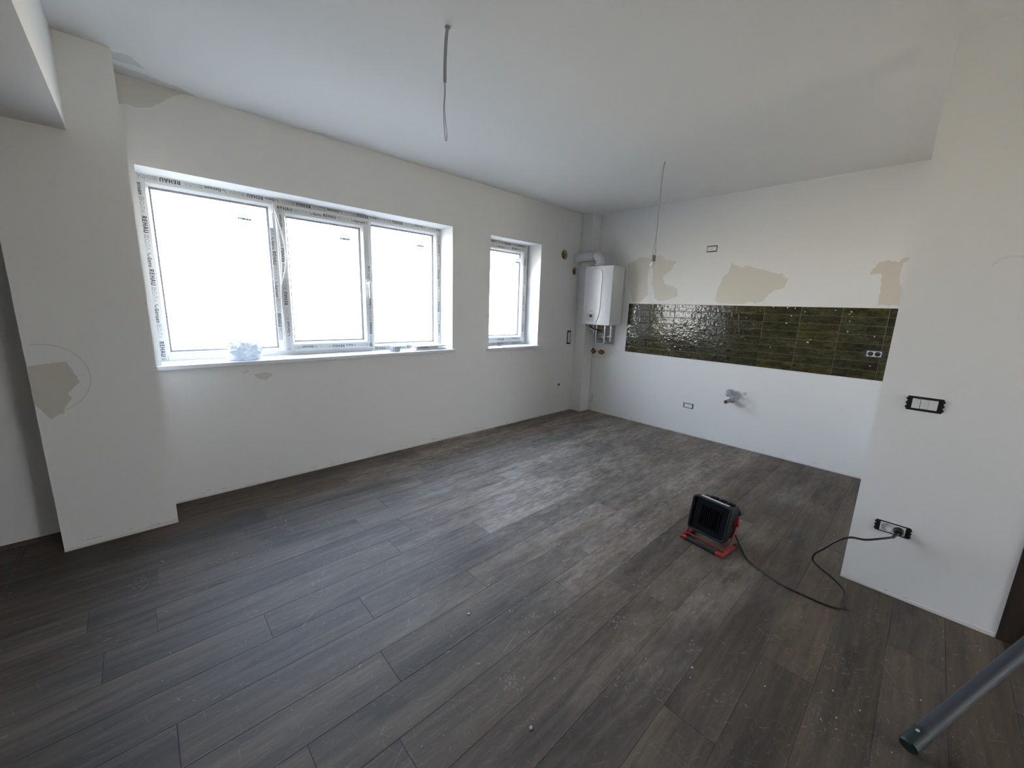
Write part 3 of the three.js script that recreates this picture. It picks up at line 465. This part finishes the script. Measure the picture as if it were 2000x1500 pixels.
{ // holes in the window wall
  const foamMat = std({ map: data(128, 128, (i, j) => { const k = 0.35 + 0.95 * fbm(i / 14, j / 14, 81, 4) * (0.7 + 0.6 * vn(i / 5, j / 5, 83)); return [176 * k, 146 * k, 84 * k]; }, true), roughness: 0.95 });
  foams.forEach(([x, y, r], i) => {
    const g = new THREE.SphereGeometry(1, 56, 40), p = g.attributes.position;
    for (let k = 0; k < p.count; k++) { const n = 0.35 + 1.3 * fbm(p.getX(k) * 3.6 + 9 * i + 20, p.getY(k) * 3.6 + p.getZ(k) + 20, 4, 3), q = Math.min(1, 0.72 + 0.45 * vn(p.getX(k) * 2 + 5, p.getY(k) * 2 + 7 + i, 6)); p.setXYZ(k, p.getX(k) * r * 0.985 * q, p.getY(k) * r * 0.985 * q, p.getZ(k) * 0.022 * n); }
    g.computeVertexNormals();
    const t = thing('foam_plug', i ? 'smaller wall hole filled with yellow brown foam beside the flue' : 'larger wall hole filled with yellow brown foam near the narrow window', 'foam plug', [x, y, -0.034]);
    mesh('foam', g, foamMat, t); mesh('backing', disc(0, 0, -0.03, r * 0.998, 0.05), std({ color: lin(0.05, 0.035, 0.02), roughness: 1 }), t);
  });
  const [x, y, r] = pipeHole, t = thing('pipe_sleeve', 'small dark pipe hole low in the window wall', 'pipe', [x, y, 0]);
  mesh('sleeve', lathe([[0, -0.31], [r * 0.99, -0.31], [r * 0.99, 0.001], [r * 0.8, 0.001], [r * 0.8, -0.3], [0, -0.3]], 24).rotateX(Math.PI / 2), std({ color: lin(0.2, 0.2, 0.2), roughness: 0.6 }), t);
}
{ // sink connections
  const t = thing('drain_pipe', 'grey drain pipe with open dark end below the tiles', 'pipe', [0, 0.5, 1.995]);
  const gm = std({ color: lin(0.38, 0.37, 0.35), roughness: 0.5 });
  const run = (r) => new THREE.TubeGeometry(new THREE.CatmullRomCurve3([[-0.001, 0.002, 0], [-0.05, 0.002, 0], [-0.085, 0.0, -0.004], [-0.12, -0.004, -0.012], [-0.135, -0.006, -0.018]].map(V)), 24, r, 20);
  mesh('pipe', merge(run(0.021), run(0.0185), rod([-0.001, 0.002, 0], [-0.003, 0.002, 0], 0.0184)), gm, t);
  mesh('rim', new THREE.TorusGeometry(0.0205, 0.0026, 10, 28).rotateY(Math.PI / 2 + 0.35).translate(-0.136, -0.006, -0.018), whitePlastic, t);
  mesh('collar', rod([-0.0005, 0.002, 0], [-0.012, 0.002, 0], 0.03, 0.03, 28), gm, t);
  mesh('collar', merge(rod([-0.05, 0.002, 0], [-0.062, 0.002, 0], 0.025, 0.025, 24)), gm, t);
  const v = thing('wrapped_valve', 'wall valve wrapped in clear plastic above the drain pipe', 'valve', [0, 0.58, 1.985]);
  mesh('valve', merge(rod([-0.0005, 0, 0], [-0.07, 0, 0], 0.012), rod([-0.03, 0, 0], [-0.05, 0, 0], 0.018, 0.018, 6), rod([-0.055, -0.02, 0], [-0.055, 0.025, 0], 0.009)), chrome, v);
  const g = new THREE.IcosahedronGeometry(0.042, 4), p = g.attributes.position;
  for (let k = 0; k < p.count; k++) { const a = p.getX(k) * 60, b = p.getY(k) * 60, c = p.getZ(k) * 60, n = 0.75 + 0.5 * fbm(a + 20, b + c * 0.8 + 20, 8, 3); p.setXYZ(k, p.getX(k) * n * 1.1, p.getY(k) * n, p.getZ(k) * n); }
  mesh('plastic_wrap', g, phy({ color: lin(0.62, 0.68, 0.72), transmission: 0.55, thickness: 0, roughness: 0.25 }), v, 'crumpled clear plastic').position.x = -0.062; v.children[1].geometry.computeVertexNormals();
  const w = thing('blanking_plug', 'small white round plug on the wall beside the wrapped valve', 'plug', [0, 0.598, 2.1], E);
  mesh('cap', lathe([[0, 0.008], [0.014, 0.008], [0.02, 0.005], [0.024, 0.0005]], 28).rotateX(Math.PI / 2), whitePlastic, w); mesh('slot', box(-0.011, 0.011, -0.002, 0.002, 0.0078, 0.009), std({ color: lin(0.35, 0.36, 0.38), roughness: 0.6 }), w);
}

// ------------------------------------------------------------------ ceiling cables
{
  const conduit = std({ color: lin(0.3, 0.3, 0.3), roughness: 0.6 }), wire = std({ color: lin(0.42, 0.4, 0.37), roughness: 0.5 });
  const a = thing('ceiling_cable', 'grey ceiling conduit with loose bare wires and no lamp', 'cable', [-3.381, 0, 1.654]);
  mesh('conduit', tube([[0, H, 0], [-0.006, 2.56, 0], [-0.012, 2.48, 0], [-0.014, 2.38, 0]], 0.0075, 30, 10), conduit, a);
  mesh('wire', tube([[-0.013, 2.39, 0], [-0.013, 2.33, 0.002], [-0.018, 2.28, 0.003], [-0.012, 2.21, 0.004], [-0.004, 2.165, 0.002], [-0.006, 2.14, 0]], 0.0018, 40, 6), wire, a);
  mesh('wire', tube([[-0.015, 2.39, 0], [-0.016, 2.33, 0], [-0.019, 2.28, -0.002], [-0.016, 2.21, -0.004], [-0.012, 2.165, -0.002], [-0.011, 2.145, 0.002]], 0.0018, 40, 6), wire, a);
  mesh('wire_end', merge(rbox(-0.014, -0.008, 2.148, 2.16, -0.004, 0.004, 0.001), rbox(-0.009, -0.003, 2.138, 2.15, -0.004, 0.004, 0.001)), whitePlastic, a);
  mesh('ceiling_ring', new THREE.TorusGeometry(0.011, 0.0025, 8, 24).rotateX(Math.PI / 2).translate(0, H - 0.0015, 0), conduit, a);
  const b = thing('pendant_bulb', 'bare light bulb hanging from the ceiling on thin wires', 'lamp', [-1.243, 0, 1.619]);
  mesh('conduit', tube([[0, H, 0], [-0.02, 2.53, 0], [-0.026, 2.46, 0], [-0.026, 2.36, 0], [-0.024, 2.25, 0]], 0.0065, 30, 10), std({ color: lin(0.5, 0.5, 0.49), roughness: 0.6 }), b);
  mesh('wire', tube([[-0.024, 2.26, 0], [-0.028, 2.12, 0], [-0.03, 2.0, 0.001], [-0.04, 1.92, -0.008], [-0.042, 1.865, -0.01]], 0.002, 40, 6), wire, b);
  mesh('wire', tube([[-0.024, 2.26, 0], [-0.027, 2.12, 0.002], [-0.027, 2.0, 0.003], [-0.026, 1.92, 0.006], [-0.03, 1.862, 0.006]], 0.002, 40, 6), std({ color: lin(0.36, 0.22, 0.18), roughness: 0.5 }), b);
  mesh('wire', tube([[-0.027, 1.93, 0.006], [-0.022, 1.88, 0.016], [-0.016, 1.845, 0.026]], 0.0015, 20, 6), wire, b);
  mesh('lamp_holder', lathe([[0, 0.05], [0.014, 0.05], [0.0165, 0.047], [0.0165, 0.01], [0.0185, 0.008], [0.0185, 0.001], [0.015, 0]], 28).translate(-0.035, 1.815, 0), std({ color: lin(0.2, 0.18, 0.16), roughness: 0.55 }), b, 'grey brown lamp holder');
  mesh('bulb', lathe([[0, -0.05], [0.008, -0.0495], [0.016, -0.046], [0.022, -0.038], [0.0245, -0.028], [0.0225, -0.017], [0.0165, -0.007], [0.013, 0.0], [0.0125, 0.006]], 36).translate(-0.035, 1.812, 0), phy({ color: lin(0.85, 0.86, 0.86), transmission: 0.5, thickness: 0, roughness: 0.15 }), b, 'round frosted bulb, not lit');
}

// ------------------------------------------------------------------ fan heater on the floor, its cord and plug
{
  const t = thing('fan_heater', 'black square fan heater on a red tube stand on the floor', 'heater', [-2.09, 0, 2.598], -1.70);
  const shell = phy({ color: lin(0.008, 0.009, 0.011), roughness: 0.5, specularIntensity: 0.6 }), dark = phy({ color: lin(0.004, 0.004, 0.005), roughness: 0.7, specularIntensity: 0.25 }), red = std({ color: lin(0.27, 0.016, 0.013), roughness: 0.42 }), foam = std({ color: lin(0.012, 0.013, 0.015), roughness: 0.85 });
  const tiltM = new THREE.Matrix4().makeTranslation(0, 0.175, 0.02).multiply(new THREE.Matrix4().makeRotationX(-0.17));
  const put = (g) => g.applyMatrix4(tiltM);
  const W = 0.236, Hh = 0.222;
  const bez = rrect(W, Hh, 0.028); bez.holes.push(hole(W - 0.028, Hh - 0.028, 0.018));
  mesh('bezel', put(extr(bez, 0.05, 0.006).translate(0, 0, -0.03)), shell, t, 'black rounded front bezel');
  mesh('housing', put(merge(extr(rrect(W - 0.02, Hh - 0.02, 0.024), 0.1, 0.01).translate(0, 0, -0.125), extr(rrect(W - 0.06, Hh - 0.06, 0.03), 0.03, 0.008).translate(0, 0, -0.15))), shell, t);
  const gr = mesh('grille', put(merge(extr(rrect(W - 0.03, Hh - 0.03, 0.018), 0.004).translate(0, 0, 0.004), extr((() => { const s = rrect(0.125, 0.14, 0.008); s.holes.push(hole(0.11, 0.125, 0.005)); return s; })(), 0.006, 0.001).translate(0, 0, 0.006))), dark, t);
  for (let k = 0; k < 9; k++) mesh('slat', put(rbox(-0.0495 + k * 0.0123 - 0.0022, -0.0495 + k * 0.0123 + 0.0022, -0.062, 0.062, 0.006, 0.013, 0.001, 1)), dark, gr);
  for (const x of [-0.03, 0.02, 0.07]) mesh('top_vent', put(rbox(x - 0.02, x + 0.02, Hh / 2 - 0.014, Hh / 2 + 0.001, -0.1, -0.06, 0.005)), dark, t);
  mesh('knob', put(merge(rod([0.092, 0.062, -0.115], [0.092, 0.062, -0.165], 0.027, 0.024, 24), rod([0.02, 0.06, -0.145], [0.02, 0.06, -0.17], 0.018, 0.016, 24))), std({ color: lin(0.03, 0.03, 0.032), roughness: 0.5 }), t);
  mesh('edge_highlight', put(rbox(-W / 2 + 0.04, W / 2 - 0.03, Hh / 2 - 0.001, Hh / 2 + 0.0015, -0.02, 0.004, 0.001, 1)), std({ color: lin(0.5, 0.5, 0.52), roughness: 0.4 }), t, 'pale strip painting the top edge highlight');  // light strip paints a highlight along the heater's top edge
  for (const [y, z] of [[0.0, -0.055], [-0.045, -0.06]]) mesh('screw', put(rod([W / 2 - 0.012, y, z], [W / 2 - 0.006, y, z], 0.005, 0.005, 12)), chrome, t);
  for (const s of [-1, 1]) {
    const x = s * 0.124;
    const arm = [[0.165, -0.055], [0.12, -0.05], [0.06, -0.01], [0.02, 0.035]];
    const a = arm.map(([y, z]) => [x, y, z]);
    const g = []; for (let k = 0; k < 3; k++) { const p = V(a[k]), q = V(a[k + 1]), d = q.clone().sub(p), b = new THREE.BoxGeometry(0.004, d.length() + 0.006, 0.018); b.applyQuaternion(new THREE.Quaternion().setFromUnitVectors(new THREE.Vector3(0, 1, 0), d.clone().normalize())); g.push(b.translate(...p.add(q).multiplyScalar(0.5).toArray())); }
    mesh('stand_arm', merge(g, rod([x - s * 0.012, 0.165, -0.055], [x + s * 0.012, 0.165, -0.055], 0.012, 0.012, 18), rbox(x - 0.005, x + 0.005, 0.165, 0.215, -0.075, -0.053, 0.004)), red, t);
    mesh('base_leg', rbox(x - 0.009, x + 0.009, 0.003, 0.021, -0.075, 0.09, 0.005), red, t);
    mesh('rubber_foot', merge(rbox(x - 0.011, x + 0.011, 0, 0.03, -0.1, -0.074, 0.006)), blackPlastic, t);
    mesh('corner_piece', rbox(s > 0 ? 0.088 : -0.132, s > 0 ? 0.132 : -0.088, 0, 0.025, 0.073, 0.096, 0.008, 3), red, t);
  }
  mesh('foam_grip', rod([-0.089, 0.0135, 0.0845], [0.089, 0.0135, 0.0845], 0.0128, 0.0128, 20), foam, t, 'black foam grip');
  mesh('cross_bar', rod([-0.122, 0.022, 0.04], [0.122, 0.022, 0.04], 0.005, 0.005, 14), red, t);
  // cord, laid out in world coordinates and brought into the heater's own axes
  t.updateMatrixWorld(true); const inv = t.matrixWorld.clone().invert();
  const cordPts = [[-1.955, 0.09, 2.668], [-1.95, 0.05, 2.7], [-1.975, 0.016, 2.735], [-2.0, 0.006, 2.76], [-2.098, 0.006, 2.822], [-2.132, 0.006, 2.871], [-2.162, 0.006, 2.942], [-2.198, 0.006, 3.021], [-2.2, 0.006, 3.089], [-2.2, 0.006, 3.173], [-2.185, 0.006, 3.235], [-2.15, 0.006, 3.258], [-2.09, 0.006, 3.255], [-2.03, 0.006, 3.25], [-1.99, 0.013, 3.235], [-1.98, 0.042, 3.186], [-1.98, 0.074, 3.122], [-1.98, 0.099, 3.094], [-1.98, 0.131, 3.096], [-2.0, 0.196, 3.134], [-2.0, 0.262, 3.177], [-1.99, 0.298, 3.221], [-1.97, 0.305, 3.278], [-1.94, 0.324, 3.33], [-1.905, 0.338, 3.372]];
  const c = mesh('power_cord', tube(cordPts, 0.0052, 260, 10).applyMatrix4(inv), std({ color: lin(0.012, 0.013, 0.017), roughness: 0.4 }), t, 'black power cord');
  mesh('plug', merge(rod([XP - 0.001, 0.358, 3.3848], [XP - 0.02, 0.358, 3.3848], 0.0188, 0.0188, 28), rod([XP - 0.02, 0.358, 3.3848], [XP - 0.036, 0.356, 3.3848], 0.0185, 0.014, 28), rod([XP - 0.03, 0.354, 3.384], [-1.908, 0.336, 3.369], 0.009, 0.0065, 16)).applyMatrix4(inv), blackPlastic, c, 'black round plug');
}
// ------------------------------------------------------------------ pole lying in the foreground
{
  const a = [-2.828, 0.03, 3.505], b = [-2.3, 0.24, 3.753], A = V(a), d = V(b).sub(A).normalize(), at = (s) => A.clone().addScaledVector(d, s).toArray();
  const t = thing('pole', 'dark blue grey pole with green end cap leaning on the door', 'pole', [0, 0, 0]);
  mesh('tube', rod(at(0.05), at(1.085), 0.0225, 0.0225, 28), std({ color: lin(0.03, 0.036, 0.045), roughness: 0.6 }), t);
  mesh('end_cap', merge(rod(at(0), at(0.07), 0.0265, 0.026, 28), rod(at(-0.006), at(0), 0.022, 0.0265, 28)), std({ color: lin(0.005, 0.017, 0.015), roughness: 0.55 }), t, 'dark green end cap');
  const n = new THREE.Vector3(-0.5, 0.8, -0.3).projectOnPlane(d).normalize();
  mesh('pin', rod(V(at(0.05)).addScaledVector(n, 0.02).toArray(), V(at(0.05)).addScaledVector(n, 0.028).toArray(), 0.0055, 0.0055, 14), chrome, t, 'small bright pin');
}
// ------------------------------------------------------------------ things on the window sills and crumbs on the floor
{
  const g = new THREE.IcosahedronGeometry(1, 5), p = g.attributes.position;
  for (let k = 0; k < p.count; k++) {
    const x = p.getX(k), y = p.getY(k), z = p.getZ(k), n = 0.62 + 0.75 * Math.abs(fbm(x * 1.7 + 30, y * 1.7 + z * 1.3 + 30, 14, 4) - 0.5) * 2 + 0.25 * Math.abs(vn(x * 5 + 9, y * 5 + z * 4, 3) - 0.5);
    p.setXYZ(k, x * n * 0.125, Math.max(-0.045, y * n * 0.09 + (y > 0.5 ? 0.03 * vn(x * 6 + 3, z * 6, 2) : 0)) + 0.045, z * n * 0.085);
  }
  const bag = g; bag.computeVertexNormals();
  const b = single('plastic_bag', 'crumpled translucent white plastic bag on the wide sill', 'bag', bag, phy({ color: lin(0.8, 0.84, 0.87), transmission: 0.22, thickness: 0, roughness: 0.7 }));
  b.position.set(-3.985, 0.9535, -0.075); b.name = 'plastic_bag';
  const r = thing('plastic_ring', 'small ribbed white plastic ring on the wide sill', 'ring', [-2.81, 0.953, -0.055]);
  mesh('body', lathe([[0.034, 0.001], [0.043, 0.001], [0.043, 0.052], [0.034, 0.052], [0.034, 0.001]], 40), whitePlastic, r);
  for (let k = 0; k < 16; k++) { const a = k / 16 * 6.2832; mesh('rib', rbox(-0.0035, 0.0035, 0.004, 0.05, 0.042, 0.0475, 0.0012, 1).rotateY(a), std({ color: lin(0.36, 0.38, 0.42), roughness: 0.5 }), r); }
  const slabs = [[-2.44, 0, 0.36, 0.11, 0.012, 0.02, 0.72, 0.72, 0.71, 'white slab at the bottom of the stack on the wide sill'], [-2.48, 0.012, 0.24, 0.1, 0.013, -0.03, 0.45, 0.38, 0.33, 'taupe brown slab in the stack on the wide sill'], [-2.37, 0.025, 0.2, 0.1, 0.008, 0.05, 0.62, 0.6, 0.57, 'off-white slab in the stack on the wide sill'], [-2.43, 0.033, 0.33, 0.115, 0.009, -0.015, 0.74, 0.75, 0.75, 'thin white slab on top of the stack on the wide sill']];
  for (const [x, y, l, w, h, ry, cr, cg, cb, lab] of slabs) { const s = single('slab_offcut', lab, 'slab', new RoundedBoxGeometry(l, h, w, 2, 0.0025), std({ color: lin(cr, cg, cb), roughness: 0.6 }), 'slabs stacked on the sill'); s.position.set(x, 0.9535 + y + h / 2, -0.08); s.rotation.y = ry; }
  const scrap = new THREE.Shape(); [[-0.03, -0.008], [0.0, -0.014], [0.03, -0.006], [0.024, 0.01], [-0.005, 0.006], [-0.026, 0.012]].forEach((q, i) => i ? scrap.lineTo(...q) : scrap.moveTo(...q));
  const sc = single('scrap', 'small reddish scrap on the narrow window sill', 'scrap', new THREE.ExtrudeGeometry(scrap, { depth: 0.006, bevelEnabled: true, bevelSize: 0.001, bevelThickness: 0.001 }).rotateX(-Math.PI / 2), std({ color: lin(0.4, 0.2, 0.15), roughness: 0.8 }));
  sc.position.set(-1.43, 0.941, -0.15);
  const geo = new THREE.IcosahedronGeometry(1, 0), N = 150, crumbs = new THREE.InstancedMesh(geo, std({ color: lin(0.6, 0.59, 0.56), roughness: 0.95 }), N), M = new THREE.Matrix4(), q = new THREE.Quaternion();
  const big = [[-3.556, 2.09, 0.006], [-3.70, 2.63, 0.007], [-3.05, 2.9, 0.005], [-3.4, 2.2, 0.004]];
  for (let k = 0; k < N; k++) { const bb = big[k], s = bb ? bb[2] : rr(0.0012, 0.0032), x = bb ? bb[0] : rr(-4.6, -1.9), z = bb ? bb[1] : rr(0.6, 3.9); q.setFromEuler(new THREE.Euler(rr(0, 3), rr(0, 3), rr(0, 3))); crumbs.setMatrixAt(k, M.compose(new THREE.Vector3(x, s * 0.45, z), q, new THREE.Vector3(s, s * 0.7, s * rr(0.7, 1.3)))); }
  crumbs.name = 'plaster_crumbs'; crumbs.userData = { kind: 'stuff', label: 'tiny white plaster crumbs scattered over the floor', category: 'crumbs' }; scene.add(crumbs);
}
scene.traverse((o) => { if (o.isMesh) { o.castShadow = true; o.receiveShadow = true; } });
renderer.render(scene, camera);
